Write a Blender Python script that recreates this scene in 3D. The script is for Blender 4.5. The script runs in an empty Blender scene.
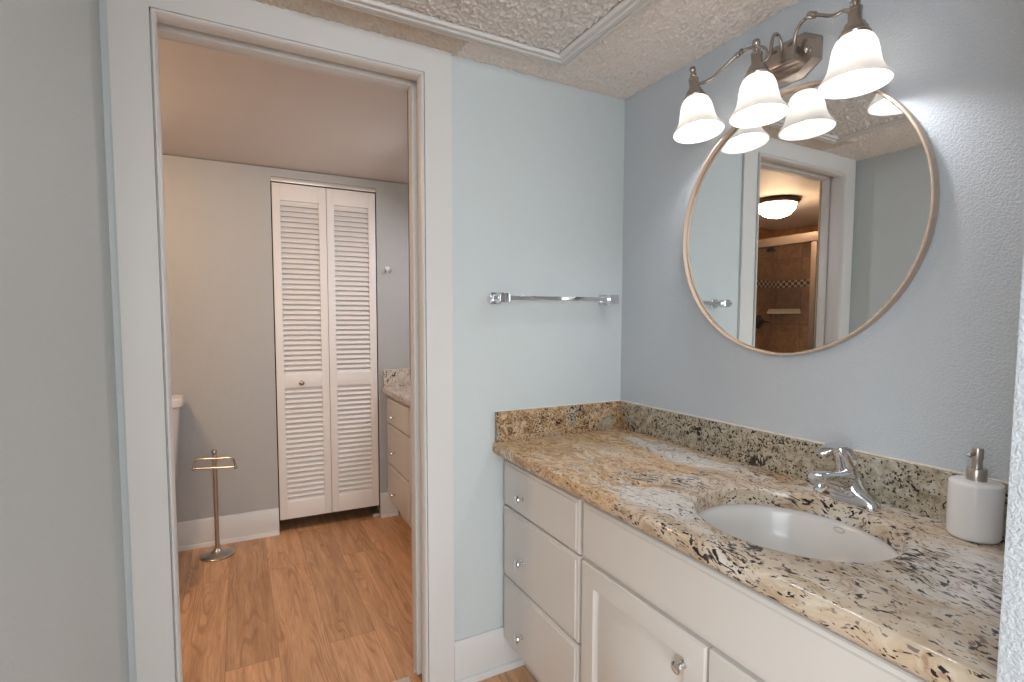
import bpy, bmesh, math, random
from mathutils import Vector, Matrix, noise
random.seed(7)
D = bpy.data
SC = bpy.context.scene
COL = SC.collection
PI = math.pi

# ------------------------------------------------------------------ camera
cam_data = D.cameras.new('camera')
cam = D.objects.new('camera', cam_data)
COL.objects.link(cam)
YAW, PITCH, ROLL = 0.4995, 0.06278, 0.00375
CAM = Vector((-1.3478, -1.6492, 1.2739))
fw = Vector((math.sin(YAW) * math.cos(PITCH), math.cos(YAW) * math.cos(PITCH), -math.sin(PITCH)))
rt = Vector((math.cos(YAW), -math.sin(YAW), 0))
up = rt.cross(fw)
rt, up = math.cos(ROLL) * rt + math.sin(ROLL) * up, -math.sin(ROLL) * rt + math.cos(ROLL) * up
cam.matrix_world = Matrix(((rt.x, up.x, -fw.x, CAM.x), (rt.y, up.y, -fw.y, CAM.y), (rt.z, up.z, -fw.z, CAM.z), (0, 0, 0, 1)))
cam_data.sensor_width = 36.0
cam_data.lens = 521.36 * 36.0 / 1024.0
cam_data.shift_x = -11.38 / 1024.0
cam_data.shift_y = 11.47 / 1024.0
cam_data.clip_start = 0.02
SC.camera = cam

# ------------------------------------------------------------------ world, lamps, exposure
world = D.worlds.new('world')
SC.world = world
world.use_nodes = True
world.node_tree.nodes['Background'].inputs[0].default_value = (0.92, 0.96, 1.0, 1)
world.node_tree.nodes['Background'].inputs[1].default_value = 1.2

def area(name, loc, target, sx, sy, power, color):
    l = D.lights.new(name, 'AREA')
    l.shape = 'RECTANGLE'; l.size = sx; l.size_y = sy; l.energy = power; l.color = color
    o = D.objects.new(name, l); COL.objects.link(o)
    o.location = loc
    o.rotation_euler = (Vector(target) - Vector(loc)).to_track_quat('-Z', 'Y').to_euler()
    return o
# added soft fill lights, set as daylight at unseen bedroom windows
area('added_window_fill', (-1.6, -4.45, 1.45), (-1.0, 0.0, 1.2), 2.2, 1.4, 64, (0.87, 0.945, 1.0))
area('added_right_wall_fill', (-2.93, -2.5, 1.45), (0.0, -0.9, 1.2), 1.2, 1.3, 40, (0.87, 0.945, 1.0))  # added from the left to brighten the right wall
# lamps of the second vanity in the far room, above its counter
area('second_vanity_lamp', (-0.16, 0.95, 1.88), (-0.75, 0.95, 0.9), 0.12, 0.6, 6.5, (0.97, 0.95, 1.0))
BULB, BOWL = 134.0, 58.0

SC.view_settings.view_transform = 'Standard'
SC.view_settings.look = 'None'
SC.view_settings.exposure = 0.26
SC.view_settings.gamma = 1.0
SC.view_settings.use_curve_mapping = False
SC.cycles.max_bounces = 10
SC.cycles.diffuse_bounces = 6
SC.cycles.glossy_bounces = 6
SC.cycles.transmission_bounces = 8
SC.cycles.sample_clamp_indirect = 6.0
SC.cycles.use_denoising = True

# ------------------------------------------------------------------ materials
class NT:
    def __init__(s, name):
        s.m = D.materials.new(name); s.m.use_nodes = True
        s.t = s.m.node_tree; s.b = s.t.nodes['Principled BSDF']; s.out = s.t.nodes['Material Output']
    def n(s, typ, props=None, **inp):
        nd = s.t.nodes.new(typ)
        for k, v in (props or {}).items(): setattr(nd, k, v)
        for k, v in inp.items():
            key = int(k[1:]) if k[0] == '_' and k[1:].isdigit() else k.replace('_', ' ')
            s.set(nd.inputs[key], v)
        return nd
    def set(s, sock, v):
        if isinstance(v, bpy.types.NodeSocket): s.t.links.new(v, sock)
        elif isinstance(v, bpy.types.Node): s.t.links.new(v.outputs[0], sock)
        else:
            if isinstance(v, tuple) and len(v) == 3 and sock.type == 'RGBA': v = (*v, 1)
            sock.default_value = v
    def coord(s, scale=(1, 1, 1), rot=(0, 0, 0), loc=(0, 0, 0)):
        tc = s.n('ShaderNodeTexCoord')
        return s.n('ShaderNodeMapping', None, Vector=tc.outputs['Object'], Scale=scale, Rotation=rot, Location=loc).outputs[0]
    def noise(s, vec, scale, detail=3, rough=0.5, dist=0.0):
        return s.n('ShaderNodeTexNoise', None, Vector=vec, Scale=scale, Detail=detail, Roughness=rough, Distortion=dist).outputs[0]
    def voro(s, vec, scale, feature='F1', rand=1.0):
        return s.n('ShaderNodeTexVoronoi', {'feature': feature}, Vector=vec, Scale=scale, Randomness=rand)
    def ramp(s, fac, stops, interp='LINEAR'):
        nd = s.n('ShaderNodeValToRGB', None, Fac=fac)
        cr = nd.color_ramp; cr.interpolation = interp
        while len(cr.elements) < len(stops): cr.elements.new(0.5)
        for e, (p, c) in zip(cr.elements, stops):
            e.position = p; e.color = (*c, 1) if isinstance(c, tuple) else (c, c, c, 1)
        return nd.outputs[0]
    def math(s, op, a, b=0.0, clamp=False):
        nd = s.n('ShaderNodeMath', {'operation': op, 'use_clamp': clamp}, _0=a, _1=b)
        return nd.outputs[0]
    def mix(s, fac, a, b, blend='MIX'):
        nd = s.n('ShaderNodeMix', {'data_type': 'RGBA', 'blend_type': blend})
        s.set(nd.inputs[0], fac); s.set(nd.inputs[6], a); s.set(nd.inputs[7], b)
        return nd.outputs[2]
    def p(s, **kw):
        for k, v in kw.items(): s.set(s.b.inputs[k.replace('_', ' ')], v)
        return s
    def bump(s, h, strength=0.3, dist=0.002):
        s.set(s.b.inputs['Normal'], s.n('ShaderNodeBump', None, Strength=strength, Distance=dist, Height=h).outputs[0])

def plain(name, col, rough=0.5, metal=0.0, bump=None, **kw):
    t = NT(name); t.p(Base_Color=col, Roughness=rough, Metallic=metal, **kw)
    if bump: t.bump(t.noise(t.coord(), bump[0], 3), bump[1], bump[2])
    return t.m

def wall_paint(name, col, bscale, bstr, bdist):
    t = NT(name); c = t.coord()
    v = t.noise(c, 1.3, 2)
    k = t.ramp(v, [(0.3, tuple(x * 0.97 for x in col)), (0.7, col)])
    t.p(Base_Color=k, Roughness=0.55)
    n1 = t.noise(c, bscale, 2, 0.5, 0.6)
    h = t.ramp(n1, [(0.38, 0.0), (0.62, 1.0)])
    t.bump(h, bstr, bdist)
    return t.m

def popcorn(name, col, scale, strength, dist, stain=False):
    t = NT(name); c = t.coord()
    v1 = t.noise(c, scale, 3, 0.6, 0.3); v2 = t.voro(c, scale * 0.8, 'SMOOTH_F1').outputs[0]
    h = t.math('ADD', v1, t.math('MULTIPLY', t.math('SUBTRACT', 1.0, v2), 0.6))
    base = t.ramp(t.noise(c, 2.0, 2), [(0.3, tuple(x * .95 for x in col)), (0.7, col)])
    if stain:                                   # an older tan patch of texture above the doorway
        sx = t.n('ShaderNodeSeparateXYZ', None, Vector=c)
        wob = t.math('MULTIPLY', t.math('SUBTRACT', t.noise(c, 14, 3), 0.5), 0.03)
        mx = t.math('LESS_THAN', t.math('ABSOLUTE', t.math('ADD', t.math('ADD', sx.outputs[0], wob), 1.0)), 0.30)
        my = t.math('GREATER_THAN', sx.outputs[1], -0.16)
        base = t.mix(t.math('MULTIPLY', mx, t.math('MULTIPLY', my, 0.7)), base, (0.56, 0.47, 0.37))
    t.p(Base_Color=base, Roughness=0.9)
    t.bump(h, strength, dist)
    return t.m

M = {}
M['wall'] = wall_paint('pale blue wall paint', (0.605, 0.660, 0.675), 85, 0.16, 0.002)
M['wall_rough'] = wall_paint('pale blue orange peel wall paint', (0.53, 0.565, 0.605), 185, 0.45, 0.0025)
M['ceil'] = popcorn('popcorn ceiling', (0.79, 0.74, 0.705), 150, 0.5, 0.003, stain=True)
M['panel'] = popcorn('coarse popcorn panel', (0.70, 0.675, 0.655), 150, 0.5, 0.003)
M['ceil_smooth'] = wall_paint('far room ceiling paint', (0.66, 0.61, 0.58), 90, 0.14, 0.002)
M['wall_far'] = wall_paint('darkened far room wall paint', (0.475, 0.490, 0.495), 85, 0.16, 0.002)  # copy of the wall paint, dimmer light put into its colour
M['trim'] = plain('white trim paint', (0.705, 0.695, 0.685), 0.38)
M['door'] = plain('white louvre door paint', (0.86, 0.835, 0.815), 0.42)
M['cabinet'] = plain('white cabinet paint', (0.64, 0.605, 0.57), 0.33, bump=(30, 0.03, 0.001))
M['dark'] = plain('dark gap', (0.03, 0.028, 0.025), 0.8)
M['chrome'] = plain('polished chrome', (0.78, 0.78, 0.80), 0.07, 1.0)
M['nickel'] = plain('brushed nickel', (0.52, 0.47, 0.42), 0.28, 1.0)
M['pewter'] = plain('antique pewter', (0.44, 0.395, 0.36), 0.27, 1.0, bump=(120, 0.05, 0.001))
M['bronze'] = plain('dark bronze', (0.06, 0.04, 0.03), 0.40, 0.8)
M['porcelain'] = plain('white porcelain', (0.75, 0.735, 0.715), 0.2)
M['ceramic'] = plain('white glazed ceramic', (0.76, 0.74, 0.74), 0.18)
M['mark'] = plain('grey maker mark', (0.35, 0.34, 0.33), 0.4)
M['mirror'] = plain('silvered mirror', (0.86, 0.89, 0.89), 0.0, 1.0)
M['champagne'] = plain('champagne wood frame', (0.50, 0.385, 0.305), 0.42, 0.15)
M['caulk'] = plain('cream caulk', (0.78, 0.70, 0.60), 0.6)
M['shelf'] = plain('cream soap shelf', (0.62, 0.48, 0.36), 0.3)
M['rail_dark'] = plain('brushed shower rail', (0.13, 0.095, 0.078), 0.5, 0.2)
M['rail'] = plain('satin aluminium', (0.72, 0.66, 0.60), 0.35, 0.6)
M['mat'] = plain('cream shaggy cotton', (0.78, 0.74, 0.66), 0.95, bump=(260, 0.8, 0.006))
M['bed_wall'] = plain('bedroom wall paint', (0.70, 0.72, 0.72), 0.6, bump=(60, .05, .001))

t = NT('lamp glass')                                   # opal shade: light of the bulb comes through
dif = t.n('ShaderNodeBsdfDiffuse', None, Color=(0.90, 0.88, 0.85))
tra = t.n('ShaderNodeBsdfTranslucent', None, Color=(0.93, 0.90, 0.86))
gl = t.n('ShaderNodeBsdfGlossy', None, Color=(1, 1, 1), Roughness=0.25)
m1 = t.n('ShaderNodeMixShader', None, _0=0.45, _1=dif, _2=tra)
m2 = t.n('ShaderNodeMixShader', None, _0=0.05, _1=m1, _2=gl)
t.set(t.out.inputs[0], m2); M['shade'] = t.m

def emit(name, col, strength):
    t = NT(name); t.p(Base_Color=(0.9, 0.9, 0.9), Emission_Color=col, Emission_Strength=strength, Roughness=0.4)
    return t.m
M['bulb'] = emit('lit bulb', (0.95, 0.96, 1.0), BULB)
M['bowl'] = emit('lit frosted bowl', (1.0, 0.66, 0.40), BOWL)

t = NT('clear shower glass')
tr = t.n('ShaderNodeBsdfTransparent', None, Color=(0.93, 0.95, 0.94))
g = t.n('ShaderNodeBsdfGlossy', None, Color=(1, 1, 1), Roughness=0.02)
t.set(t.out.inputs[0], t.n('ShaderNodeMixShader', None, _0=0.02, _1=tr, _2=g)); M['glass'] = t.m

def granite(name, gold, light):
    t = NT(name); c = t.coord()
    sx = t.n('ShaderNodeSeparateXYZ', None, Vector=c)
    warp = t.noise(c, 4.0, 3)
    wv = t.n('ShaderNodeVectorMath', {'operation': 'ADD'}, _0=c,
             _1=t.n('ShaderNodeVectorMath', {'operation': 'SCALE'}, _0=t.n('ShaderNodeTexNoise', None, Vector=c, Scale=5.0, Detail=3).outputs[1], Scale=0.16).outputs[0]).outputs[0]
    # grain runs along the slab, so stretch it lengthwise
    lv = t.n('ShaderNodeMapping', None, Vector=wv, Scale=(1.0, 0.40, 1.0), Rotation=(0, 0, 0.35)).outputs[0]
    base = t.ramp(t.noise(lv, 14, 6, 0.68, 0.7), [(0.26, (0.33, 0.23, 0.15)), (0.42, (0.50, 0.385, 0.275)), (0.56, (0.61, 0.52, 0.42)), (0.70, (0.66, 0.61, 0.56))])
    goldc = t.ramp(t.noise(lv, 34, 6, 0.75, 1.6), [(0.30, (0.10, 0.055, 0.032)), (0.41, (0.40, 0.225, 0.11)), (0.53, (0.65, 0.44, 0.24)), (0.68, (0.70, 0.60, 0.49))])
    gm = t.ramp(t.math('ADD', t.noise(c, 5.5, 3, 0.6, 0.8), t.math('MULTIPLY', t.math('ADD', sx.outputs[1], -0.22), 0.75)), [(0.36, 0.0), (0.50, 0.95)]) if gold else t.ramp(t.noise(c, 6, 2), [(0.60, 0.0), (0.68, 0.6)])
    k = t.mix(gm, base, goldc)
    wm = t.ramp(t.noise(lv, 6.5, 3, 0.6), [(0.58, 0.0), (0.66, 0.80)])
    k = t.mix(t.math('MULTIPLY', wm, t.math('SUBTRACT', 1.0, t.math('MULTIPLY', gm, 0.8))), k, (0.70, 0.675, 0.64))
    if light: k = t.mix(0.5, k, (0.70, 0.68, 0.65))
    # greyish white drifts in the stone
    for px_, py_, rx_, ry_ in ((.185, .28, .075, .34), (-.20, -.02, .075, .19), (.04, -.56, .16, .17)) if gold else ():
        dv_ = t.n('ShaderNodeVectorMath', {'operation': 'MULTIPLY'}, _0=t.n('ShaderNodeVectorMath', {'operation': 'SUBTRACT'}, _0=wv, _1=(px_ + .08, py_ + .08, .03)).outputs[0], _1=(1 / rx_, 1 / ry_, 0.0)).outputs[0]
        ds_ = t.n('ShaderNodeVectorMath', {'operation': 'LENGTH'}, _0=dv_).outputs['Value']
        f_ = t.ramp(t.math('ADD', ds_, t.math('MULTIPLY', t.math('SUBTRACT', t.noise(lv, 16, 4, 0.65), 0.5), 1.8)), [(0.55, 0.85), (1.0, 0.0)])
        k = t.mix(f_, k, t.ramp(t.noise(lv, 40, 4, 0.7), [(0.35, (0.50, 0.46, 0.42)), (0.55, (0.72, 0.695, 0.66))]))
    # rust veins
    vn = t.math('ABSOLUTE', t.math('SUBTRACT', t.noise(lv, 7, 4, 0.6, 1.0), 0.5))
    k = t.mix(t.ramp(vn, [(0.0, 0.6), (0.014, 0.0)]), k, (0.26, 0.13, 0.065))
    # purple grey and black mica flecks in drifts
    drift = t.noise(wv, 7, 3, 0.6)
    f1 = t.math('SUBTRACT', t.noise(lv, 125, 2, 0.5, 0.3), t.math('MULTIPLY', gm, 0.075))
    th = t.math('ADD', t.math('MULTIPLY', t.math('SUBTRACT', drift, 0.5), 0.42), f1)
    k = t.mix(t.ramp(th, [(0.605, 0.0), (0.635, 1.0)]), k, (0.022, 0.017, 0.020))
    f2 = t.noise(lv, 150, 2, 0.5)
    k = t.mix(t.ramp(t.math('ADD', f2, t.math('MULTIPLY', t.math('SUBTRACT', drift, 0.5), 0.2)), [(0.61, 0.0), (0.66, 0.75)]), k, (0.10, 0.07, 0.075))
    big = t.math('SUBTRACT', t.noise(lv, 50, 2, 0.5, 0.4), t.math('MULTIPLY', gm, 0.06))
    bt = t.math('ADD', big, t.math('MULTIPLY', t.math('SUBTRACT', warp, 0.5), 0.35))
    k = t.mix(t.ramp(bt, [(0.725, 0.0), (0.745, 1.0)]), k, (0.02, 0.015, 0.015))
    t.p(Base_Color=k, Roughness=0.16)
    return t.m
M['granite'] = granite('gold and cream granite', True, False)
M['granite_far'] = granite('pale speckled granite', False, True)

def splash_stone():
    t = NT('speckled granite upstand'); c = t.coord()
    sx = t.n('ShaderNodeSeparateXYZ', None, Vector=c)
    base = t.ramp(t.noise(c, 42, 4, 0.65, 0.4), [(0.32, (0.20, 0.16, 0.105)), (0.48, (0.36, 0.305, 0.225)), (0.62, (0.47, 0.42, 0.345))])
    goldc = t.ramp(t.noise(c, 48, 4, 0.7, 0.8), [(0.32, (0.07, 0.04, 0.025)), (0.45, (0.36, 0.21, 0.10)), (0.62, (0.58, 0.44, 0.29))])
    gm = t.ramp(t.math('ADD', t.noise(c, 12, 2), t.math('MULTIPLY', t.math('ADD', sx.outputs[1], -0.64), 2.6)), [(0.42, 0.0), (0.60, 1.0)])
    k = t.mix(gm, base, goldc)
    drift = t.math('SUBTRACT', t.noise(c, 13, 3, 0.6), 0.5)
    k = t.mix(t.ramp(t.math('ADD', t.noise(c, 165, 2, 0.5, 0.3), t.math('MULTIPLY', drift, 0.30)), [(0.570, 0.0), (0.605, 1.0)]), k, (0.028, 0.022, 0.02))
    k = t.mix(t.ramp(t.math('ADD', t.noise(c, 40, 2, 0.5, 0.4), t.math('MULTIPLY', drift, 0.5)), [(0.690, 0.0), (0.715, 1.0)]), k, (0.02, 0.015, 0.015))
    t.p(Base_Color=k, Roughness=0.20)
    return t.m
M['splash'] = splash_stone()

def planks():
    t = NT('oak plank floor'); c = t.coord(rot=(0, 0, PI / 2))
    br = t.n('ShaderNodeTexBrick', {'offset': 0.37, 'offset_frequency': 2}, Vector=c, Color1=(0, 0, 0), Color2=(1, 1, 1), Mortar=(0.5, 0.5, 0.5), Scale=1.0, Mortar_Size=0.0012, Mortar_Smooth=0.1, Bias=0.0, Brick_Width=1.22, Row_Height=0.178)
    shift = t.n('ShaderNodeVectorMath', {'operation': 'SCALE'}, _0=br.outputs[0], Scale=7.0).outputs[0]
    cv = t.n('ShaderNodeVectorMath', {'operation': 'ADD'}, _0=c, _1=shift).outputs[0]
    mp = lambda a, b: t.n('ShaderNodeMapping', None, Vector=cv, Scale=(a, b, 1)).outputs[0]
    g1 = t.noise(mp(1.0, 11), 2.6, 5, 0.62, 0.6)
    g2 = t.noise(mp(2.6, 75), 3.0, 4, 0.7, 0.2)
    ring = t.math('SINE', t.math('MULTIPLY', t.noise(mp(0.62, 4.2), 2.1, 1.5, 0.4, 0.25), 120.0))
    zone = t.ramp(t.noise(mp(0.8, 5.0), 2.4, 2), [(0.46, 0.0), (0.60, 1.0)])
    k = t.ramp(g1, [(0.25, (0.29, 0.155, 0.082)), (0.5, (0.41, 0.235, 0.128)), (0.75, (0.51, 0.315, 0.185))])
    k = t.mix(t.math('MULTIPLY', zone, t.ramp(ring, [(0.30, 0.0), (0.90, 0.40)])), k, (0.185, 0.088, 0.042))
    k = t.mix(t.ramp(g2, [(0.50, 0.0), (0.70, 0.50)]), k, (0.19, 0.095, 0.047))
    tone = t.ramp(br.outputs[0], [(0.0, 1.28), (1.0, 1.80)])
    k = t.mix(1.0, k, tone, 'MULTIPLY')
    k = t.mix(t.math('MULTIPLY', br.outputs[1], 0.45), k, (0.10, 0.05, 0.025))
    t.p(Base_Color=k, Roughness=0.42)
    t.bump(t.math('SUBTRACT', g2, t.math('MULTIPLY', br.outputs[1], 2.0)), 0.12, 0.0015)
    return t.m
M['floor'] = planks()

def shower_tile():
    t = NT('brown stone shower tile'); c = t.coord()
    sp = t.n('ShaderNodeSeparateXYZ', None, Vector=c)
    u = t.math('ADD', sp.outputs[0], sp.outputs[1]); z = sp.outputs[2]
    uv = t.n('ShaderNodeCombineXYZ', None, X=u, Y=z, Z=0.0).outputs[0]
    br = t.n('ShaderNodeTexBrick', {'offset': 0.0}, Vector=uv, Color1=(0.33, 0.155, 0.065), Color2=(0.45, 0.235, 0.105), Mortar=(0.22, 0.11, 0.05), Scale=1.0, Mortar_Size=0.003, Brick_Width=0.32, Row_Height=0.62)
    k = t.mix(0.75, br.outputs[0], t.ramp(t.noise(c, 16, 5, 0.7, 0.6), [(0.3, (0.25, 0.25, 0.25)), (0.7, (1.0, 0.95, 0.9))]), 'MULTIPLY')
    ck = t.n('ShaderNodeTexChecker', None, Vector=uv, Color1=(0.035, 0.018, 0.012), Color2=(0.55, 0.36, 0.20), Scale=33.0)
    band = t.math('MULTIPLY', t.math('GREATER_THAN', z, 1.588), t.math('LESS_THAN', z, 1.654))
    k = t.mix(band, k, ck.outputs[0])
    t.p(Base_Color=k, Roughness=0.35)
    return t.m
M['tile'] = shower_tile()

# ------------------------------------------------------------------ mesh helpers
class B:
    """collects shapes in world coordinates; .build links them as ONE mesh object"""
    def __init__(s): s.bm = bmesh.new()
    def _add(s, bm, mat=None):
        me = D.meshes.new('tmp'); bm.to_mesh(me); bm.free()
        if mat is not None: me.transform(mat)
        s.bm.from_mesh(me); D.meshes.remove(me); return s
    def box(s, x0, x1, y0, y1, z0, z1, bev=0.0, seg=2, mat=None):
        bm = bmesh.new(); bmesh.ops.create_cube(bm, size=1)
        for v in bm.verts: v.co = Vector((x0 + (v.co.x + .5) * (x1 - x0), y0 + (v.co.y + .5) * (y1 - y0), z0 + (v.co.z + .5) * (z1 - z0)))
        if bev: bmesh.ops.bevel(bm, geom=list(bm.edges), offset=bev, segments=seg, profile=0.6, affect='EDGES')
        return s._add(bm, mat)
    def loops(s, loops, close_first=False, close_last=False, mat=None):
        """skin consecutive closed loops of equal vertex count"""
        bm = bmesh.new(); rows = [[bm.verts.new(p) for p in L] for L in loops]
        for a, b in zip(rows, rows[1:]):
            n = len(a)
            for i in range(n): bm.faces.new((a[i], a[(i + 1) % n], b[(i + 1) % n], b[i]))
        if close_first: bm.faces.new(list(reversed(rows[0])))
        if close_last: bm.faces.new(rows[-1])
        bmesh.ops.recalc_face_normals(bm, faces=list(bm.faces))
        return s._add(bm, mat)
    def lathe(s, prof, c=(0, 0, 0), axis='Z', n=32, caps=(True, True), sc=(1, 1)):
        L = []
        for r, h in prof:
            L.append([Vector((r * math.cos(2 * PI * i / n) * sc[0], r * math.sin(2 * PI * i / n) * sc[1], h)) for i in range(n)])
        R = {'Z': Matrix(), 'X': Matrix.Rotation(PI / 2, 4, 'Y'), '-X': Matrix.Rotation(-PI / 2, 4, 'Y'), 'Y': Matrix.Rotation(-PI / 2, 4, 'X'), '-Y': Matrix.Rotation(PI / 2, 4, 'X'), '-Z': Matrix.Rotation(PI, 4, 'X')}[axis]
        return s.loops(L, caps[0], caps[1], Matrix.Translation(c) @ R)
    def tube(s, pts, rad, n=12, smooth=6, closed=False, flat=1.0):
        P = [Vector(p) for p in pts]
        if smooth:
            Q = []; m = len(P); rng = m if closed else m - 1
            g = (lambda i: P[i % m]) if closed else (lambda i: P[max(0, min(m - 1, i))])
            for i in range(rng):
                a, b, c, d = g(i - 1), g(i), g(i + 1), g(i + 2)
                for k in range(smooth):
                    t = k / smooth
                    Q.append(0.5 * ((2 * b) + (c - a) * t + (2 * a - 5 * b + 4 * c - d) * t * t + (3 * b - a - 3 * c + d) * t ** 3))
            if not closed: Q.append(P[-1])
            P = Q
        L = []; m = len(P); nrm = None
        rads = rad if callable(rad) else (lambda t: rad)
        for i, p in enumerate(P):
            tg = (P[(i + 1) % m] - P[i - 1]) if closed else (P[min(m - 1, i + 1)] - P[max(0, i - 1)])
            tg.normalize()
            if nrm is None:
                nrm = tg.orthogonal().normalized() if abs(tg.z) > .9 else Vector((0, 0, 1))
            nrm = (nrm - tg * nrm.dot(tg)).normalized(); bn = tg.cross(nrm)
            r = rads(i / (m - 1))
            L.append([p + (nrm * math.cos(2 * PI * k / n) * flat + bn * math.sin(2 * PI * k / n)) * r for k in range(n)])
        if closed: return s.loops(L + [L[0]])
        return s.loops(L, True, True)
    def prism(s, poly, ax, a, b, mat=None):
        """poly in the plane of the two other axes (cyclic order), extruded from a to b along ax"""
        f = {'X': lambda u, v, w: (w, u, v), 'Y': lambda u, v, w: (u, w, v), 'Z': lambda u, v, w: (u, v, w)}[ax]
        return s.loops([[Vector(f(u, v, a)) for u, v in poly], [Vector(f(u, v, b)) for u, v in poly]], True, True, mat)
    def frame(s, profile, path, closed=False):
        """sweep a profile [(d, h)] round a rectangular path with mitred corners; path [(point, inward, out)]"""
        L = [[Vector(p) + Vector(i) * d + Vector(o) * h for d, h in profile] for p, i, o in path]
        if closed: return s.loops(L + [L[0]])
        return s.loops(L, True, True)
    def turn(s, mat):
        bmesh.ops.transform(s.bm, matrix=mat, verts=list(s.bm.verts)); return s
    def build(s, name, mat, parent=None, sharp=35):
        me = D.meshes.new(name)
        bmesh.ops.remove_doubles(s.bm, verts=list(s.bm.verts), dist=1e-6)
        s.bm.to_mesh(me); s.bm.free()
        if parent is not None: me.transform(Matrix.Translation(-base(parent)))
        me.materials.append(mat)
        me.polygons.foreach_set('use_smooth', [True] * len(me.polygons))
        me.set_sharp_from_angle(angle=math.radians(sharp))
        o = D.objects.new(name, me); COL.objects.link(o)
        if parent is not None: o.parent = parent
        return o

def base(o):
    v = Vector()
    while o is not None: v += o.location; o = o.parent
    return v
def tag(o, label=None, cat=None, group=None, kind=None):
    for k, v in (('label', label), ('category', cat), ('group', group), ('kind', kind)):
        if v: o[k] = v
    return o
def thing(name, label, cat, loc=(0, 0, 0), group=None, kind=None):
    o = D.objects.new(name, None); COL.objects.link(o); o.location = loc; o.empty_display_size = 0.05
    return tag(o, label, cat, group, kind)
def copy_tree(o, parent=None):
    c = o.copy(); COL.objects.link(c)
    if parent is not None: c.parent = parent
    for ch in [x for x in list(D.objects) if x.parent == o]: copy_tree(ch, c)
    return c
def struct(name, b, mat, label, cat, parent=None):
    return tag(b.build(name, mat, parent), label, cat, kind='structure')

H = 2.134
# ------------------------------------------------------------------ the setting
struct('floor', B().box(-3.5, 1.4, -4.8, 2.5, -0.06, 0), M['floor'], 'warm brown oak plank floor running through the doorway', 'floor')
# doorway wall (y = 0), opening x -1.535..-0.79
XL, XR, ZT = -1.556, -0.780, 2.095
struct('wall_back', B().box(-3.4, XL, 0, .12, 0, H).box(XR, 0.0, 0, .12, 0, H).box(XL, XR, 0, .12, ZT, H), M['wall'], 'pale blue wall around the doorway, with the towel bar', 'wall')
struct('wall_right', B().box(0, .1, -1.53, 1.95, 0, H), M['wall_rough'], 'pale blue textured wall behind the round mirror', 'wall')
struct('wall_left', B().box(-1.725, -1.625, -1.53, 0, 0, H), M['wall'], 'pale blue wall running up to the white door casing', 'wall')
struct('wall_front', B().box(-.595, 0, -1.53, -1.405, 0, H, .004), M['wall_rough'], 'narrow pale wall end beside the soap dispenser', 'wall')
def relief(x0, x1, y0, y1, z, step, amp, scale, top):
    bm = bmesh.new(); nx, ny = int((x1 - x0) / step), int((y1 - y0) / step); g = []
    for i in range(nx + 1):
        row = []
        for k in range(ny + 1):
            x, y = x0 + (x1 - x0) * i / nx, y0 + (y1 - y0) * k / ny
            p = Vector((x * scale, y * scale, 3.7))
            n = noise.noise(p) + .55 * noise.noise(p * 2.1)
            row.append(bm.verts.new((x, y, z - amp * max(0.0, min(1.0, .32 + .95 * n)))))
        g.append(row)
    for i in range(nx):
        for k in range(ny): bm.faces.new((g[i][k], g[i][k + 1], g[i + 1][k + 1], g[i + 1][k]))
    b = B(); b._add(bm)
    return b.box(x0, x1, y0, y1, z + .001, top)
struct('ceiling', relief(-1.625, 0, -1.405, 0, H, .0033, .0062, 112, H + .05).box(-1.725, .1, -1.53, -1.405, H, H + .05), M['ceil'], 'popcorn textured ceiling above the vanity', 'ceiling')
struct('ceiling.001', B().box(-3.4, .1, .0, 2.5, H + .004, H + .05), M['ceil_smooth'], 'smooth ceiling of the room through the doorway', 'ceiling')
# room behind the camera
struct('ceiling.002', B().box(-3.0, 1.4, -4.8, -1.53, 2.44, 2.5), M['bed_wall'], 'plain ceiling of the bedroom behind', 'ceiling')
struct('wall_front_left', B().box(-3.0, -1.725, -1.53, -1.43, 0, 2.44), M['bed_wall'], 'bedroom wall on the left of the bath opening', 'wall')
struct('wall_front_right', B().box(0.0, 1.4, -1.53, -1.43, 0, 2.44), M['bed_wall'], 'bedroom wall on the right of the bath opening', 'wall')
struct('wall_front_top', B().box(-1.725, 0, -1.53, -1.43, H + .05, 2.44), M['bed_wall'], 'bedroom wall above the bath opening', 'wall')
struct('wall_rear_left', B().box(-3.1, -3.0, -4.8, -3.15, 0, 2.44).box(-3.1, -3.0, -1.85, -1.43, 0, 2.44).box(-3.1, -3.0, -3.15, -1.85, 0, .75).box(-3.1, -3.0, -3.15, -1.85, 2.15, 2.44), M['bed_wall'], 'bedroom side wall on the left', 'wall')
struct('wall_rear_right', B().box(1.4, 1.5, -4.8, -1.43, 0, 2.44), M['bed_wall'], 'bedroom side wall on the right', 'wall')
struct('wall_rear', B().box(-3.0, -2.75, -4.8, -4.7, 0, 2.44).box(-.45, 1.4, -4.8, -4.7, 0, 2.44).box(-2.75, -.45, -4.8, -4.7, 0, .7).box(-2.75, -.45, -4.8, -4.7, 2.15, 2.44), M['bed_wall'], 'bedroom wall with the added window', 'wall')
w = thing('added_window_1', 'added white framed bedroom window, out of view', 'window', (-1.6, -4.75, .7), kind='structure')  # unseen window, added to carry the soft fill light
fr = B()
for a in ((-2.75, -2.69, .7, 2.15), (-.51, -.45, .7, 2.15), (-1.63, -1.57, .7, 2.15), (-2.69, -.51, .7, .76), (-2.69, -.51, 2.09, 2.15)): fr.box(a[0], a[1], -4.79, -4.72, a[2], a[3], .004)
fr.build('window_frame', M['trim'], w)
B().box(-2.69, -.51, -4.757, -4.753, .76, 2.09).build('pane', M['glass'], w)

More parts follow.
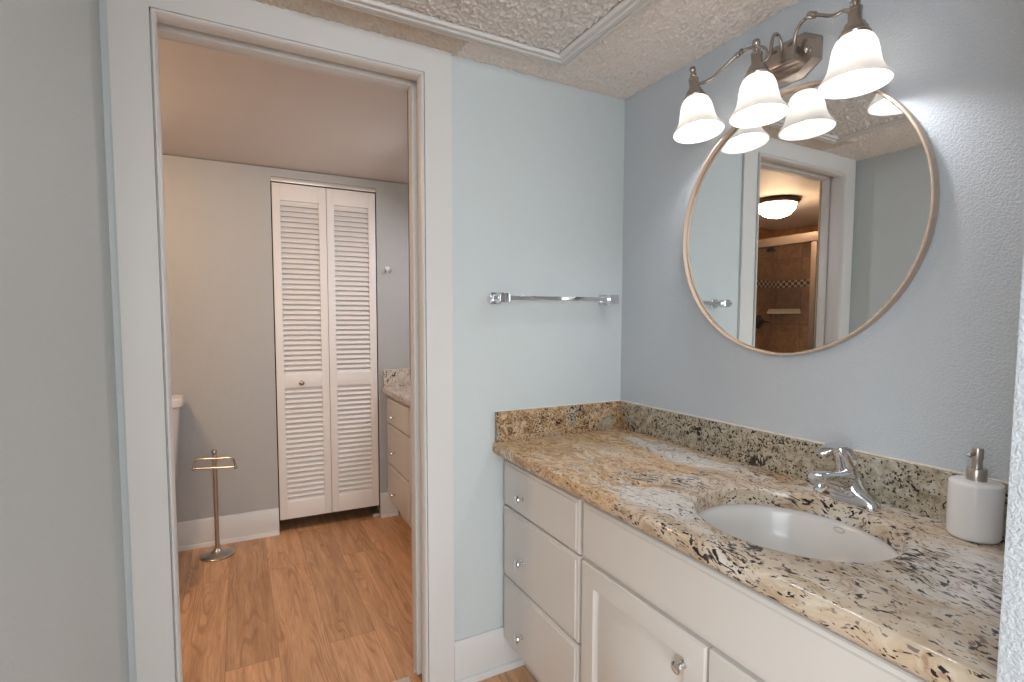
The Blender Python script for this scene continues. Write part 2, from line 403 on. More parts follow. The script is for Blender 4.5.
w = thing('added_window_2', 'added white framed side window of the bedroom, out of view', 'window', (-3.05, -2.5, .75), kind='structure')  # unseen window, added to go with the right wall's fill light
fr = B()
for a in ((-3.15, -3.09, .75, 2.15), (-1.91, -1.85, .75, 2.15), (-3.09, -1.91, .75, .81), (-3.09, -1.91, 2.09, 2.15), (-3.09, -1.91, 1.42, 1.48)): fr.box(-3.08, -3.01, a[0], a[1], a[2], a[3], .004)
fr.build('window_frame', M['trim'], w)
B().box(-3.047, -3.043, -3.09, -1.91, .81, 2.09).build('pane', M['glass'], w)

# far room: end wall is turned a touch, with a closet opening
ROT = -0.0308
FM = Matrix.Translation((-1, 1.6989, 0)) @ Matrix.Rotation(ROT, 4, 'Z')          # local x = world x + 1
fb = B()
CX0, CX1, CZ = -.168, .424, 2.086
for a in ((-1.45, CX0, 0, .1, 0, H), (CX1, 1.0, 0, .1, 0, H), (CX0, CX1, 0, .1, CZ, H)): fb.box(*a, mat=FM)
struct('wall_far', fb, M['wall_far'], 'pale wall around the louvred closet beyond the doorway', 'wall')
cb = B()
for a in ((CX0 - .1, CX1 + .1, .45, .5, 0, H), (CX0 - .12, CX0 - .06, .1, .5, 0, H), (CX1 + .06, CX1 + .12, .1, .5, 0, H)): cb.box(*a, mat=FM)
struct('wall_closet', cb, M['dark'], 'dark inside of the closet behind the louvres', 'wall')
struct('wall_shower', B().box(-3.40, -2.45, 1.60, 1.85, 0, H).box(-3.40, -3.28, .12, 1.60, 0, H), M['tile'], 'brown stone tiled shower walls with a mosaic band', 'wall')

# ---- baseboards
def baseboard(name, x0, x1, label, mat=None, y=0.0):
    b = B()
    b.prism([(y, 0), (y - .014, 0), (y - .014, .143), (y - .010, .150), (y - .006, .155), (y, .155)], 'X', x0, x1, mat)
    b.prism([(y - .014, 0), (y - .028, 0), (y - .027, .010), (y - .022, .019), (y - .014, .022)], 'X', x0, x1, mat)
    return struct(name, b, M['trim'], label, 'baseboard')
baseboard('baseboard_back', -.722, -.455, 'white baseboard between the door casing and vanity')
baseboard('baseboard_far', -1.40, CX0, 'white baseboard under the far wall behind the toilet paper stand', FM)
baseboard('baseboard_far_right', CX1, .535, 'short white baseboard beside the closet and far vanity', FM)

# ---- door casing with bead, jamb with a pocket slot
def acc(x, y): return CAM.x + (x - CAM.x) * (CAM.y - y) / CAM.y        # edge measured on the wall plane, carried to depth y
cs = B(); T = .012
xo_r, xi_r, xi_l, xo_l, zi = acc(-.7179, -T), acc(-.8089, -T), acc(-1.5251, -T), acc(-1.6098, -T), 2.0515
cs.prism([(xo_l, .006), (xo_l, H - .001), (xo_r, H - .001), (xo_r, .006), (xi_r, .006), (xi_r, zi), (xi_l, zi), (xi_l, .006)], 'Y', -T, 0)
tr1 = struct('trim_1', cs, M['trim'], 'flat white casing boards around the doorway', 'trim')
prof = [(.0035, -.012), (.0035, .016), (.006, .0205), (.0095, .0205), (.0125, .016), (.0145, .010), (.0145, -.012)]
path = [((xi_l, 0, 0), (1, 0, 0), (0, -1, 0)), ((xi_l, 0, zi), (1, 0, -1), (0, -1, 0)), ((xi_r, 0, zi), (-1, 0, -1), (0, -1, 0)), ((xi_r, 0, 0), (-1, 0, 0), (0, -1, 0))]
B().frame(prof, path).build('bead', M['trim'], tr1)
dj = thing('door_1', 'white pocket door jamb lining the doorway', 'door', (-1.16, .06, 0), kind='structure')
j = B()
jl, jr, jt = xi_l + .007, xi_r - .007, zi - .007
j.box(XL, jl, .0, .046, 0, zi + .03).box(jr, XR, .0, .046, 0, zi + .03).box(XL, XR, 0, .046, jt, ZT)
j.box(XL, jl - .022, .046, .078, 0, zi + .03).box(jr + .022, XR, .046, .078, 0, zi + .03).box(XL, XR, .046, .078, jt + .024, ZT)
j.box(XL, -1.530, .078, .126, 0.02, zi + .03, .002).box(-.827, XR, .078, .126, 0.02, zi + .03, .002).box(-1.530, -.827, .078, .126, 2.0405, ZT, .002)
j.build('jamb', M['trim'], dj)
B().box(jl - .004, jl + .0012, .012, .030, .965, 1.03, .0008).build('latch_plate', M['bronze'], dj)
B().box(jr - .0012, jr + .004, .018, .028, 1.015, 1.032, .0008).build('strike_plate', M['nickel'], dj)
# casing on the far side of the wall
struct('trim_2', B().box(-1.64, -1.530, .12, .134, 0, 2.11, .002).box(-.827, -.735, .12, .134, 0, 2.11, .002).box(-1.530, -.827, .12, .134, 2.0405, 2.11, .002), M['trim'], 'white casing on the far side of the doorway', 'trim')

# ---- ceiling moulding and its dropped panel
mo = B()
x0, x1, y0, y1 = -1.215, -.355, -1.33, -.117
prof = [(0, .001), (0, -.009), (.005, -.014), (.012, -.014), (.014, -.010), (.022, -.010), (.024, -.016), (.034, -.020), (.042, -.020), (.045, -.014), (.052, -.014), (.054, -.018), (.062, -.018), (.066, -.010), (.069, -.010), (.069, .001)]
Z = (0, 0, 1)
mo.frame(prof, [((x0, y0, H), (1, 1, 0), Z), ((x1, y0, H), (-1, 1, 0), Z), ((x1, y1, H), (-1, -1, 0), Z), ((x0, y1, H), (1, -1, 0), Z)], closed=True)
struct('trim_3', mo, M['trim'], 'white ridged moulding framing a panel on the ceiling', 'trim')
struct('ceiling_panel', relief(x0 + .074, x1 - .074, y0 + .074, y1 - .074, H - .0065, .0036, .0075, 88, H - .002), M['panel'], 'coarse textured panel inside the ceiling moulding', 'ceiling panel')

# ------------------------------------------------------------------ vanity cabinet
FX, KB = -.535, .117
def knob(parent, y, z, x=FX):
    k = B()
    k.lathe([(.0085, 0), (.0085, .002), (.005, .004), (.0042, .012), (.006, .016), (.0125, .0185), (.0145, .0215), (.0135, .025), (.009, .0275), (.003, .0285)], (x, y, z), '-X', 20)
    return k.build('knob', M['chrome'], parent)
def slab_front(y0, y1, z0, z1, th=.02):
    """overlay slab with a stepped, rounded edge"""
    L = []
    for ins, x in ((0, FX + th), (0, FX + .008), (.0025, FX + .0045), (.010, FX + .0030), (.0125, FX), ):
        L.append([Vector((x, y1 - ins, z0 + ins)), Vector((x, y0 + ins, z0 + ins)), Vector((x, y0 + ins, z1 - ins)), Vector((x, y1 - ins, z1 - ins))])
    return B().loops(L, True, True)
def panel_door(y0, y1, z0, z1, th=.02):
    """frame and raised panel door"""
    L = []
    for ins, x in ((0, FX + th), (0, FX + .006), (.004, FX + .001), (.008, FX), (.056, FX), (.0595, FX + .0055), (.066, FX + .0115), (.071, FX + .0105), (.092, FX + .0015), (.095, FX)):
        L.append([Vector((x, y1 - ins, z0 + ins)), Vector((x, y0 + ins, z0 + ins)), Vector((x, y0 + ins, z1 - ins)), Vector((x, y1 - ins, z1 - ins))])
    return B().loops(L, True, True)
def make_cabinet():
    v = thing('vanity_cabinet', 'white vanity cabinet under the gold granite counter and oval sink', 'cabinet', (-.27, -.7, 0))
    c = B()
    c.box(-.515, -.497, -1.385, -.013, KB, .8005)                        # face frame
    for y in ((-1.385, -1.367), (-.031, -.013), (-.50, -.482)): c.box(-.497, -.012, y[0], y[1], KB, .8005)
    c.box(-.497, -.012, -1.367, -.031, KB, KB + .018)
    c.box(-.03, -.012, -1.367, -.031, KB + .018, .8005)
    c.build('body', M['cabinet'], v)
    B().box(-.455, -.437, -1.385, -.013, 0, KB).box(-.437, -.03, -1.385, -1.367, 0, KB).box(-.437, -.03, -.031, -.013, 0, KB).build('toe_kick', M['cabinet'], v)
    for z0, z1 in ((.619, .776), (.361, .612), (.120, .354)):
        d = slab_front(-.480, -.010, z0, z1).build('drawer', M['cabinet'], v)
        knob(d, -.158, {.619: .680, .361: .461, .120: .203}[z0])
    slab_front(-1.372, -.497, .625, .776).build('false_front', M['cabinet'], v)
    d = panel_door(-.934, -.497, .120, .612).build('door', M['cabinet'], v); knob(d, -.878, .543)
    d = panel_door(-1.375, -.940, .120, .612).build('door', M['cabinet'], v); knob(d, -.996, .543)
    return v
cab = make_cabinet()

# ---- granite worktop with oval cut-out
CT, CBM = .843, .801
SCX, SCY, SA, SB = -.300, -.950, .185, .208
def rect_pt(ang, x0, x1, y0, y1):
    dx, dy = math.cos(ang), math.sin(ang); ts = []
    if dx > 1e-9: ts.append((x1 - SCX) / dx)
    if dx < -1e-9: ts.append((x0 - SCX) / dx)
    if dy > 1e-9: ts.append((y1 - SCY) / dy)
    if dy < -1e-9: ts.append((y0 - SCY) / dy)
    k = min(ts); return (SCX + dx * k, SCY + dy * k)
def make_top(hole, mat, splash, label, yend=-1.404, dx=0.0):
    X0, X1, Y0, Y1 = -.572 + dx, -.0015, yend, -.0015
    o = thing('countertop', label, 'countertop', (-.285, -.7, CBM))
    b = B()
    if hole:
        A = sorted(set([2 * PI * i / 96 - PI for i in range(96)] + [math.atan2(y - SCY, x - SCX) for x in (X0, X1) for y in (Y0, Y1)]))
        def outer(i, z):
            out = []
            for a in A:
                x, y = rect_pt(a, X0, X1, Y0, Y1)
                t = (x - X0) / (X1 - X0)
                out.append(Vector((x + i if x < X0 + .02 else x, y, z)))
            return out
        def inner(k, z): return [Vector((SCX + (SA + k) * math.cos(a), SCY + (SB + k) * math.sin(a), z)) for a in A]
        b.loops([inner(.0, CBM), inner(0, CT - .006), inner(.0018, CT - .0018), inner(.006, CT), outer(.013, CT), outer(.006, CT - .0025), outer(.002, CT - .008), outer(0, CT - .017),
                 outer(0, CT - .028), outer(.003, CBM + .005), outer(.008, CBM), inner(0, CBM)])
    else:
        b.prism([(X0 + .013, CT), (X0 + .006, CT - .0025), (X0 + .002, CT - .008), (X0, CT - .017), (X0, CT - .028), (X0 + .003, CBM + .005), (X0 + .008, CBM), (X1, CBM), (X1, CT)], 'Y', Y0, Y1)
    b.build('slab', mat, o, 50)
    s = B().box(-.563 + dx, -.0015, -.0215, -.0015, CT, .9495, .0025).build('backsplash', splash, o)
    B().box(-.0215, -.0015, Y0, -.0215, CT, .9495, .0025).build('backsplash', splash, o)
    B().box(-.563 + dx, -.006, -.006, -.0005, .9495, .9525).box(-.006, -.0005, Y0, -.0005, .9495, .9525).build('caulk_line', M['caulk'], o)
    return o
top = make_top(True, M['granite'], M['splash'], 'gold and cream speckled granite countertop around the oval sink')

# second vanity in the far room: the same cabinet with a paler top
cab2 = copy_tree(cab); cab2.location = cab.location + Vector((0, 1.672, 0)); cab2.scale.z = 1.002; cab2['label'] = 'white vanity cabinet in the far room beside the louvred closet'
for dr in cab2.children:
    if dr.name.startswith('drawer'):
        for k in dr.children: k.location.y -= .045
cab['group'] = cab2['group'] = 'white vanity cabinets'
top2 = make_top(False, M['granite_far'], M['granite_far'], 'pale speckled granite countertop seen through the doorway', dx=.012)
top2.location = top2.location + Vector((0, 1.672, .002))
top['group'] = top2['group'] = 'granite countertops'

# ---- sink
sk = thing('sink', 'white oval undermount sink in the granite counter', 'sink', (SCX, SCY, CBM - .155))
pr = [(1.10, CBM - .001), (1.035, CBM - .001), (1.02, CBM - .003), (.995, CBM - .018), (.955, CBM - .055), (.87, CBM - .095), (.70, CBM - .128), (.45, CBM - .143), (.16, CBM - .149), (.12, CBM - .150), (.12, CBM - .158), (.5, CBM - .153), (.76, CBM - .136), (.93, CBM - .10), (1.01, CBM - .055), (1.05, CBM - .018), (1.10, CBM - .012)]
L = [[Vector((SCX + SA * k * math.cos(2 * PI * i / 64), SCY + SB * k * math.sin(2 * PI * i / 64), z)) for i in range(64)] for k, z in pr]
B().loops(L + [L[0]]).build('basin', M['porcelain'], sk, 60)
B().lathe([(.004, 0), (.012, .0005), (.020, .002), (.0225, .0035), (.0215, .005), (.017, .004), (.015, .0025), (.002, .003)], (SCX, SCY, CBM - .152), 'Z', 28).build('drain', M['chrome'], sk)
ov = []
for i in range(24):                                                     # small oval maker's outline on the back of the bowl
    a = 2 * PI * i / 24; th = -.01 + .060 * math.cos(a); z = CBM - .0195 + .0055 * math.sin(a)
    k = .9935 + (z - (CBM - .0195)) * 1.1
    ov.append((SCX + SA * (k - .004) * math.cos(th), SCY + SB * (k - .004) * math.sin(th), z))
B().tube(ov, .0007, 6, 0, True).build('maker_mark', M['mark'], sk)

# ---- faucet
FCX, FCY = -.072, -.938
fa = thing('faucet', 'chrome single lever faucet behind the oval sink', 'faucet', (FCX, FCY, CT))
def stadium(hx, hy, n=48, p=2.6):
    out = []
    for i in range(n):
        a = 2 * PI * i / n; ca, sa = math.cos(a), math.sin(a)
        out.append((hx * math.copysign(abs(ca) ** (2 / p), ca), hy * math.copysign(abs(sa) ** (2 / p), sa)))
    return out
L = []
for hx, hy, z in ((.026, .077, 0), (.027, .078, .003), (.026, .076, .010), (.0235, .066, .017), (.0255, .052, .024), (.0265, .040, .034), (.0265, .032, .046), (.026, .027, .056)):
    L.append([Vector((FCX + x, FCY + y, CT + z)) for x, y in stadium(hx, hy)])
B().loops(L, True, True).build('base_plate', M['chrome'], fa, 50)
B().lathe([(.0260, .030), (.0260, .050), (.0250, .064), (.0240, .074), (.0240, .077), (.0225, .078), (.0225, .080), (.0240, .081), (.0240, .086), (.021, .098), (.013, .106), (.002, .108)], (FCX, FCY, CT), 'Z', 32).build('body', M['chrome'], fa, 40)
def bar_sweep(cs):
    L = []
    for x, z, hw, hh in cs: L.append([Vector((FCX + x, FCY + a, CT + z + b)) for a, b in stadium(hw, hh, 24, 3.2)])
    return B().loops(L, True, True)
bar_sweep([(.010, .044, .0255, .034), (-.018, .046, .0255, .032), (-.044, .053, .0245, .0255), (-.075, .063, .0225, .0185), (-.105, .070, .0205, .0138), (-.120, .070, .0195, .0132), (-.126, .069, .016, .010)]).build('spout', M['chrome'], fa, 40)
B().lathe([(.010, 0), (.0112, -.002), (.0112, -.010), (.0095, -.011), (.008, -.006)][::1], (FCX - .106, FCY, CT + .0575), 'Z', 20).build('aerator', M['chrome'], fa)
# lever: sweeps up over the body and reaches forward over the spout
L = []
for x, z, hw, hh in ((.004, .080, .013, .004), (.004, .096, .0185, .007), (-.003, .115, .0205, .0085), (-.017, .130, .0205, .0085), (-.038, .138, .0195, .007), (-.060, .1385, .0185, .0050), (-.082, .134, .0165, .0040), (-.100, .127, .0135, .0032), (-.108, .124, .008, .002)):
    L.append((x, z, hw, hh))
LL = []
for i, (x, z, hw, hh) in enumerate(L):
    a, b = L[max(0, i - 1)], L[min(len(L) - 1, i + 1)]
    d = Vector((b[0] - a[0], 0, b[1] - a[1])).normalized(); nn = Vector((-d.z, 0, d.x))
    LL.append([Vector((FCX + x, FCY, CT + z)) + Vector((0, 1, 0)) * p + nn * q for p, q in stadium(hw, hh, 24, 2.6)])
B().loops(LL, True, True).build('lever', M['chrome'], fa, 50)
hb = B()
hb.loops([[Vector((FCX + dx + r * math.cos(2 * PI * i / 28), FCY + r * math.sin(2 * PI * i / 28), CT + z)) for i in range(28)] for r, z, dx in ((.0225, .080, -.002), (.0215, .095, -.010), (.0195, .110, -.019), (.0180, .121, -.026), (.013, .131, -.030))], True, True)
hb.build('lever_hub', M['chrome'], fa, 50)

# ---- soap dispenser
SX, SY = -.067, -1.186
sd = thing('soap_dispenser', 'white ceramic soap dispenser with a silver pump on the counter', 'soap dispenser', (SX, SY, CT))
R = .0435
B().lathe([(.030, 0), (R - .004, .0015), (R - .001, .005), (R, .010), (R, .108), (R - .0008, .112), (R - .004, .1145), (.028, .116), (.016, .1165)], (SX, SY, CT), 'Z', 48).build('bottle', M['ceramic'], sd, 50)
B().lathe([(.0168, .116), (.0170, .118), (.0170, .138), (.0160, .140), (.008, .1405)], (SX, SY, CT), 'Z', 32).build('collar', M['nickel'], sd)
pu = B().lathe([(.0088, .140), (.0085, .144), (.0080, .152), (.0092, .158), (.0095, .160), (.0095, .179), (.0088, .181), (.002, .1815)], (SX, SY, CT), 'Z', 24).build('pump', M['nickel'], sd)
B().tube([(SX, SY, CT + .169), (SX - .008, SY + .003, CT + .1692), (SX - .015, SY + .006, CT + .168), (SX - .019, SY + .0075, CT + .164)], .0040, 12).build('nozzle', M['nickel'], pu)

# ------------------------------------------------------------------ round mirror
MY, MZ, MR = -.7085, 1.539, .3625
MIRROR_TURN = .0036                       # hangs a hair off parallel to the wall
mi = thing('round_mirror', 'round wall mirror in a thin champagne frame above the sink', 'mirror', (0, MY, MZ))
B().lathe([(MR - .010, .0005), (MR - .002, .0005), (MR, .003), (MR, .025), (MR - .0015, .027), (MR - .0050, .027), (MR - .0062, .025), (MR - .0062, .012), (MR - .010, .012), (MR - .010, .0005)], (0, MY, MZ), '-X', 128, (False, False)).build('frame', M['champagne'], mi)
B().lathe([(MR - .0072, .004), (MR - .0072, .012)], (0, MY, MZ), '-X', 128).build('mirror_glass', M['mirror'], mi)
mi.rotation_euler.z = MIRROR_TURN; mi.location.x = -.0025

# ------------------------------------------------------------------ vanity light
vl = thing('vanity_light', 'three lamp pewter wall light above the round mirror', 'wall light', (0, -.70, 1.98))
PY, PZ = -.700, 1.980
def octo(hy, hz, cy, cz): return [(PY + a, PZ + b) for a, b in ((hy, -hz + cz), (hy, hz - cz), (hy - cy, hz), (-hy + cy, hz), (-hy, hz - cz), (-hy, -hz + cz), (-hy + cy, -hz), (hy - cy, -hz))]
L = []
for hy, hz, x in ((.093, .059, -.0005), (.093, .059, -.008), (.089, .055, -.011), (.078, .045, -.021), (.0755, .0425, -.021)):
    L.append([Vector((x, y, z)) for y, z in octo(hy, hz, hy * .50, hz * .50)])
B().loops(L, True, True).build('backplate', M['pewter'], vl, 20)
B().box(-.056, -.020, PY - .050, PY + .050, PZ - .024, PZ + .014, .003).build('arm_block', M['pewter'], vl, 20)
for sgn in (-1, 1):
    B().lathe([(.0095, 0), (.0095, .004), (.0075, .008), (.004, .011), (.001, .012)], (-.021, PY + sgn * .064, PZ + .002), '-X', 20).build('cap_nut', M['pewter'], vl)
SHX = -.118
def holder_shade(y, zr, lean):
    rot = Matrix.Translation((SHX, y, zr)) @ Matrix.Rotation(-lean, 4, 'X') @ Matrix.Translation((-SHX, -y, -zr))
    s = B().lathe([(.0720, 0), (.0735, .0008), (.0735, .003), (.0695, .009), (.0615, .020), (.0550, .034), (.0510, .050), (.0480, .068), (.0445, .084), (.0385, .097), (.0310, .104), (.0255, .107),
                   (.0245, .1035), (.0300, .1005), (.0365, .094), (.0420, .082), (.0455, .067), (.0485, .049), (.0525, .033), (.0590, .0185), (.0670, .007), (.0712, .001), (.0720, 0)], (SHX, y, zr), 'Z', 48, (False, False)).turn(rot).build('lamp_shade', M['shade'], vl, 60)
    B().lathe([(.001, .030), (.012, .031), (.019, .037), (.022, .046), (.020, .056), (.013, .068), (.011, .080), (.011, .100)], (SHX, y, zr), 'Z', 24).turn(rot).build('bulb', M['bulb'], s)
    h = B().lathe([(.0315, .1045), (.0325, .108), (.0310, .112), (.0270, .116), (.0265, .122), (.0220, .128), (.0205, .133), (.0145, .135), (.0140, .137), (.0140, .162), (.0150, .163), (.0150, .168), (.0110, .170), (.0075, .174), (.0105, .178), (.0105, .182), (.0060, .186), (.0095, .191), (.0105, .197), (.0085, .203), (.0020, .206)], (SHX, y, zr), 'Z', 24).turn(rot).build('lamp_holder', M['pewter'], vl, 30)
    return h
SH = [(-.490, 1.838), (-.698, 1.816), (-.944, 1.804)]
LEAN = [.15, .075, .03]
for (y, z), a in zip(SH, LEAN): holder_shade(y, z, a)
SH = [(y + .150 * math.sin(a), z) for (y, z), a in zip(SH, LEAN)]      # where the arms meet the holders
def arm(pts, collar=None):
    a = B().tube(pts, .0046, 12, 8).build('arm', M['pewter'], vl, 60)
    if collar:
        p, q = Vector(collar[0]), Vector(collar[1]); dd = (q - p).normalized()
        B().tube([p - dd * .012, p - dd * .009, p - dd * .005, p, p + dd * .005, p + dd * .009, p + dd * .012], lambda t: .0058 + .0030 * abs(math.cos(t * 3 * PI)), 12, 0).build('collar', M['pewter'], a)
(yl, zl), (ym, zm), (yr, zr_) = SH
for yy, zz, s0 in ((yl, zl, 1), (yr, zr_, -1)):
    st = PY + s0 * .040; dy = yy - st
    pts = [(-.038, st, 1.985), (-.040, st, 2.010), (-.046, st + dy * .05, 2.032), (-.060, st + dy * .18, 2.040), (-.074, st + dy * .34, 2.034), (-.088, st + dy * .52, 2.012), (-.100, st + dy * .70, 1.990), (-.110, st + dy * .86, 1.983), (SHX, yy, zz + .152)]
    arm(pts, (pts[4], pts[5]))
arm([(-.036, PY, 1.985), (-.037, PY, 2.012), (-.044, PY, 2.032), (-.058, PY, 2.042), (-.072, PY, 2.032), (-.079, PY, 2.008), (-.084, PY, 1.980), (-.094, ym, 1.966), (-.106, ym, 1.968), (SHX, ym, zm + .152)])

# ------------------------------------------------------------------ towel bar
tb = thing('towel_bar', 'chrome towel bar on the pale blue wall beside the doorway', 'towel bar', (-.33, 0, 1.35))
tb.rotation_euler.y = -.009
B().box(-.600, -.068, -.0665, -.0525, 1.343, 1.357, .0015).build('bar', M['chrome'], tb)
for x in (-.560, -.096):
    k = B().box(x - .020, x + .020, -.006, -.0005, 1.330, 1.370, .002).box(x - .012, x + .012, -.05, -.005, 1.338, 1.362, .002)
    k.box(x - .019, x + .019, -.076, -.046, 1.333, 1.367, .003)
    k.build('bracket', M['chrome'], tb)

# ------------------------------------------------------------------ louvred bifold closet door
bd = thing('door_2', 'white louvred bifold closet door in the far wall', 'door', (-.87, 1.70, 0), kind='structure')
def leaf(xa, xb):
    b = B(); y0, y1 = -.004, .026
    z0, z1 = .078, 2.052; st = .042
    b.box(xa, xa + st, y0, y1, z0, z1, .002, mat=FM).box(xb - st, xb, y0, y1, z0, z1, .002, mat=FM)
    for a, c in ((z0, .180), (.866, .944), (1.958, z1)): b.box(xa + st - .001, xb - st + .001, y0, y1, a, c, .0015, mat=FM)
    for a, c in ((.180, .866), (.944, 1.958)):
        n = round((c - a) / .0300); p = (c - a) / n
        for i in range(n):
            zc = a + p * (i + .5)
            b.prism([(y0 + .003, zc - p * .50), (y0 + .006, zc - p * .56), (y1 - .003, zc + p * .40), (y1 - .006, zc + p * .50)], 'X', xa + st - .001, xb - st + .001, FM)
    return b.build('door_leaf', M['door'], bd, 30)
xm = .1305
lf = leaf(CX0 + .006, xm - .0012); leaf(xm + .0012, CX1 - .008)
kb = B().lathe([(.007, 0), (.006, .008), (.012, .014), (.0155, .020), (.0150, .026), (.010, .030), (.001, .031)], (0, 0, 0), '-Y', 20)
for v in kb.bm.verts: v.co = FM @ (v.co + Vector((-.028, -.004, .895)))
kb.build('knob', M['nickel'], lf)
B().box(CX0 + .002, CX1 - .002, -.002, .03, 2.060, CZ - .002, .001, mat=FM).build('track', M['rail'], bd)
B().box(CX1 - .045, CX1 - .005, -.004, .02, .0, .022, .002, mat=FM).build('pivot_bracket', M['rail'], bd)

# ------------------------------------------------------------------ robe hook
hx, hz = .486, 1.583
hk = thing('robe_hook', 'small clear double robe hook on the wall beside the closet', 'hook', FM @ Vector((hx, 0, hz)))
def fm(x, y, z): return tuple(FM @ Vector((x, y, z)))
B().box(hx - .013, hx + .013, -.005, -.0003, hz - .018, hz + .022, .002, mat=FM).build('plate', M['ceramic'], hk)
for s0 in (-1, 1):
    B().tube([fm(hx + s0 * .008, -.003, hz), fm(hx + s0 * .012, -.016, hz - .014), fm(hx + s0 * .017, -.028, hz - .012), fm(hx + s0 * .019, -.032, hz + .004)], .0035, 10).build('prong', M['nickel'], hk)

# ------------------------------------------------------------------ toilet paper stand
px, py = -1.480, 1.545
ts = thing('toilet_paper_stand', 'brushed nickel toilet paper stand on the floor beyond the doorway', 'toilet paper stand', (px, py, 0))
B().lathe([(.080, 0), (.084, .002), (.084, .007), (.080, .011), (.055, .017), (.034, .021), (.022, .030), (.014, .040), (.012, .044)], (px, py, 0), 'Z', 40).build('base', M['nickel'], ts)
B().lathe([(.0105, .040), (.0105, .512), (.0140, .514), (.0140, .540), (.0090, .544), (.0080, .549), (.0130, .556), (.0140, .565), (.0105, .574), (.002, .578)], (px, py, 0), 'Z', 20).build('pole', M['nickel'], ts)
dv = Vector((.96, -.28, 0)); c0 = Vector((px, py, 0)) + Vector((0, -.014, 0))
q = lambda t, z: tuple(c0 + dv * t + Vector((0, 0, z)))
for s0 in (-1, 1):
    a = B().tube([q(0, .530), q(s0 * .045, .532), q(s0 * .078, .530), q(s0 * .092, .523), q(s0 * .098, .506), q(s0 * .100, .488)], .0052, 10).build('arm', M['nickel'], ts)
    B().lathe([(.001, -.010), (.006, -.0085), (.0095, -.003), (.0095, .003), (.006, .0085), (.001, .010)], q(s0 * .101, .480), 'Z', 16).build('ball_end', M['nickel'], a)
B().tube([q(-.100, .481), q(.100, .481)], .0052, 10, 0).build('roll_bar', M['nickel'], ts)

# ------------------------------------------------------------------ toilet (only the tank end shows past the jamb)
tx, ty = -1.838, 1.60
to = thing('toilet', 'white toilet tank end showing at the edge of the doorway', 'toilet', (tx, ty - .2, 0))
def rr(hx, hy, z, cy=ty): return [Vector((tx + a, cy + b, z)) for a, b in stadium(hx, hy, 40, 6)]
B().loops([rr(.165, .070, .40), rr(.178, .078, .42), rr(.198, .092, .70), rr(.206, .098, .815)], True, True).build('tank', M['porcelain'], to, 50)
B().loops([rr(.214, .103, .815), rr(.224, .109, .822), rr(.224, .109, .853), rr(.218, .105, .862), rr(.19, .085, .866)], True, True).build('tank_lid', M['porcelain'], to, 40)
E_ = lambda hx, hy, z, cy: [Vector((tx + hx * math.cos(2 * PI * i / 40), cy + hy * math.sin(2 * PI * i / 40), z)) for i in range(40)]
B().loops([E_(.12, .24, 0, 1.30), E_(.115, .23, .04, 1.30), E_(.10, .20, .16, 1.31), E_(.13, .23, .26, 1.28), E_(.175, .25, .36, 1.26), E_(.185, .26, .395, 1.25), E_(.15, .21, .395, 1.24), E_(.12, .17, .30, 1.24), E_(.05, .06, .20, 1.24)], True, True).box(tx - .14, tx + .14, 1.46, 1.66, .30, .402, .02).build('bowl', M['porcelain'], to, 50)
B().loops([E_(.186, .262, .397, 1.25), E_(.190, .266, .405, 1.25), E_(.188, .264, .428, 1.25), E_(.17, .24, .436, 1.25)], True, True).build('seat_lid', M['porcelain'], to, 50)

# ------------------------------------------------------------------ flush ceiling light in the far room (seen in the mirror)
lx, ly = -2.10, .80
cl = thing('flush_ceiling_light', 'lit bronze rimmed ceiling light reflected in the round mirror', 'ceiling light', (lx, ly, H))
B().lathe([(.100, .0), (.152, -.002), (.156, -.012), (.148, -.022), (.136, -.034), (.130, -.036), (.128, -.030)], (lx, ly, H + .004), 'Z', 40).build('rim', M['bronze'], cl)
B().lathe([(.129, -.034), (.126, -.054), (.112, -.084), (.086, -.108), (.050, -.122), (.010, -.127)], (lx, ly, H + .004), 'Z', 40).build('glass_bowl', M['bowl'], cl)
B().lathe([(.010, -.126), (.009, -.132), (.006, -.136), (.008, -.140), (.001, -.145)], (lx, ly, H + .004), 'Z', 16).build('finial', M['bronze'], cl)

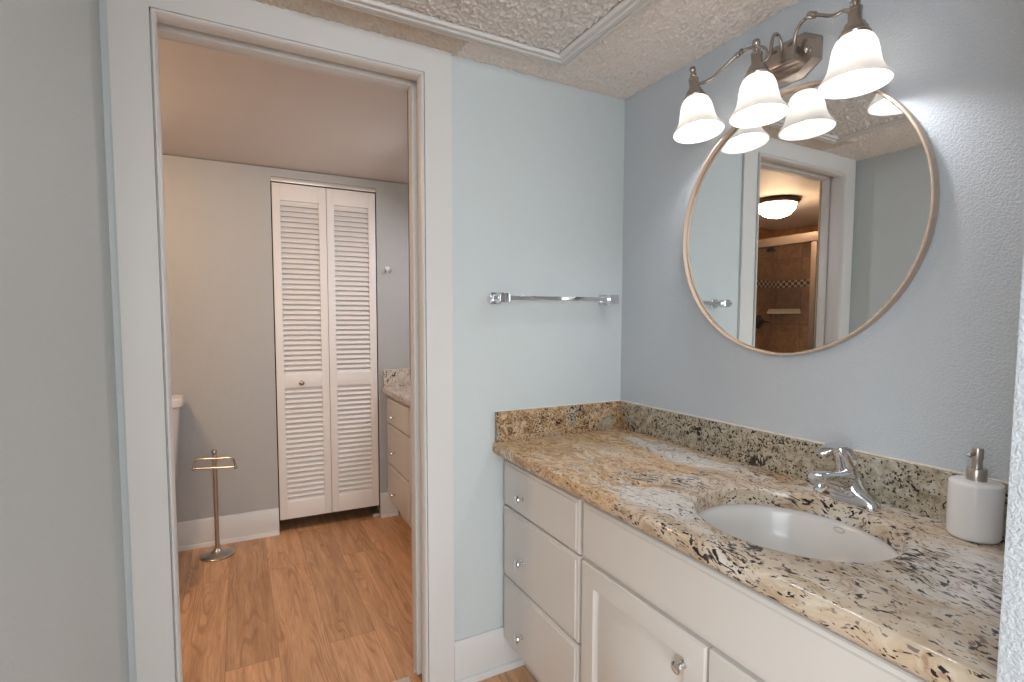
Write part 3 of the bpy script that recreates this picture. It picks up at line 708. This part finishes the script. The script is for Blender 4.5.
# ------------------------------------------------------------------ shower fittings (seen in the mirror)
gx = -2.46
sh = thing('shower_door', 'framed glass shower door with a pale top rail, reflected in the mirror', 'shower door', (gx, .9, 0))
B().box(gx - .03, gx + .03, .122, 1.599, 1.862, 1.932, .012).build('top_rail', M['rail_dark'], sh)
B().box(gx - .02, gx + .02,   .705, .748, .05, 1.87, .004).build('stile', M['rail_dark'], sh)
B().box(gx - .03, gx + .03, .122, 1.599, 0, .05, .004).build('bottom_rail', M['rail_dark'], sh)
B().box(gx - .004, gx + .004, .76, 1.598, .05, 1.87).build('glass', M['glass'], sh)
B().box(gx - .016, gx - .008, .124, .70, .05, 1.87).build('glass', M['glass'], sh)
ss = thing('corner_soap_shelf', 'cream corner soap shelf on the brown shower tile, reflected in the mirror', 'soap shelf', (-3.2, 1.55, 1.36))
B().prism([(-3.279, 1.599), (-3.279, 1.35), (-3.255, 1.35), (-3.13, 1.575), (-3.13, 1.599)], 'Z', 1.340, 1.362).build('ledge', M['shelf'], ss)
B().tube([(-3.262, 1.352, 1.374), (-3.22, 1.43, 1.374), (-3.17, 1.52, 1.374), (-3.132, 1.586, 1.374)], .010, 10).build('lip', M['shelf'], ss)
sv = thing('shower_valve', 'dark round shower valve on the brown tile, reflected in the mirror', 'shower valve', (-3.01, 1.6, 1.26))
B().lathe([(.066, 0), (.066, .006), (.058, .012), (.030, .016), (.028, .045), (.022, .050), (.002, .052)], (-3.01, 1.5995, 1.262), '-Y', 32).build('plate', M['bronze'], sv)
B().tube([(-3.01, 1.555, 1.262), (-3.05, 1.55, 1.262), (-3.095, 1.548, 1.258)], .010, 10).build('handle', M['bronze'], sv)
sw = thing('shower_sprayer', 'dark shower head high on the brown tile, reflected in the mirror', 'shower head', (-2.96, 1.6, 1.98))
B().tube([(-2.96, 1.599, 1.99), (-2.96, 1.55, 2.00), (-2.96, 1.49, 1.975), (-2.96, 1.46, 1.945)], .010, 10).build('arm', M['bronze'], sw)
B().lathe([(.010, .02), (.014, .0), (.040, -.030), (.042, -.040), (.002, -.042)], (-2.96, 1.455, 1.94), 'Z', 24).build('head', M['bronze'], sw)

# ------------------------------------------------------------------ bath mat, corner shows at the foot of the doorway
mb = bmesh.new(); NX, NY = 56, 84
mx0, mx1, my0, my1 = -1.385, -.846, -.78, .112
vs = []
for i in range(NX + 1):
    row = []
    for k in range(NY + 1):
        u, v = i / NX, k / NY
        e = min(u, 1 - u, v, 1 - v) * 14
        z = .020 * min(1, e) ** .5 + .005 * (random.random() - .4) * (e > .2)
        row.append(mb.verts.new((mx0 + u * (mx1 - mx0) + (random.random() - .5) * .006, my0 + v * (my1 - my0) + (random.random() - .5) * .006, max(.0015, z))))
    vs.append(row)
for i in range(NX):
    for k in range(NY): mb.faces.new((vs[i][k], vs[i + 1][k], vs[i + 1][k + 1], vs[i][k + 1]))
bb = B(); bb._add(mb)
tag(bb.build('bath_mat', M['mat'], None, 80), 'cream shaggy bath mat on the floor at the foot of the doorway', 'bath mat')
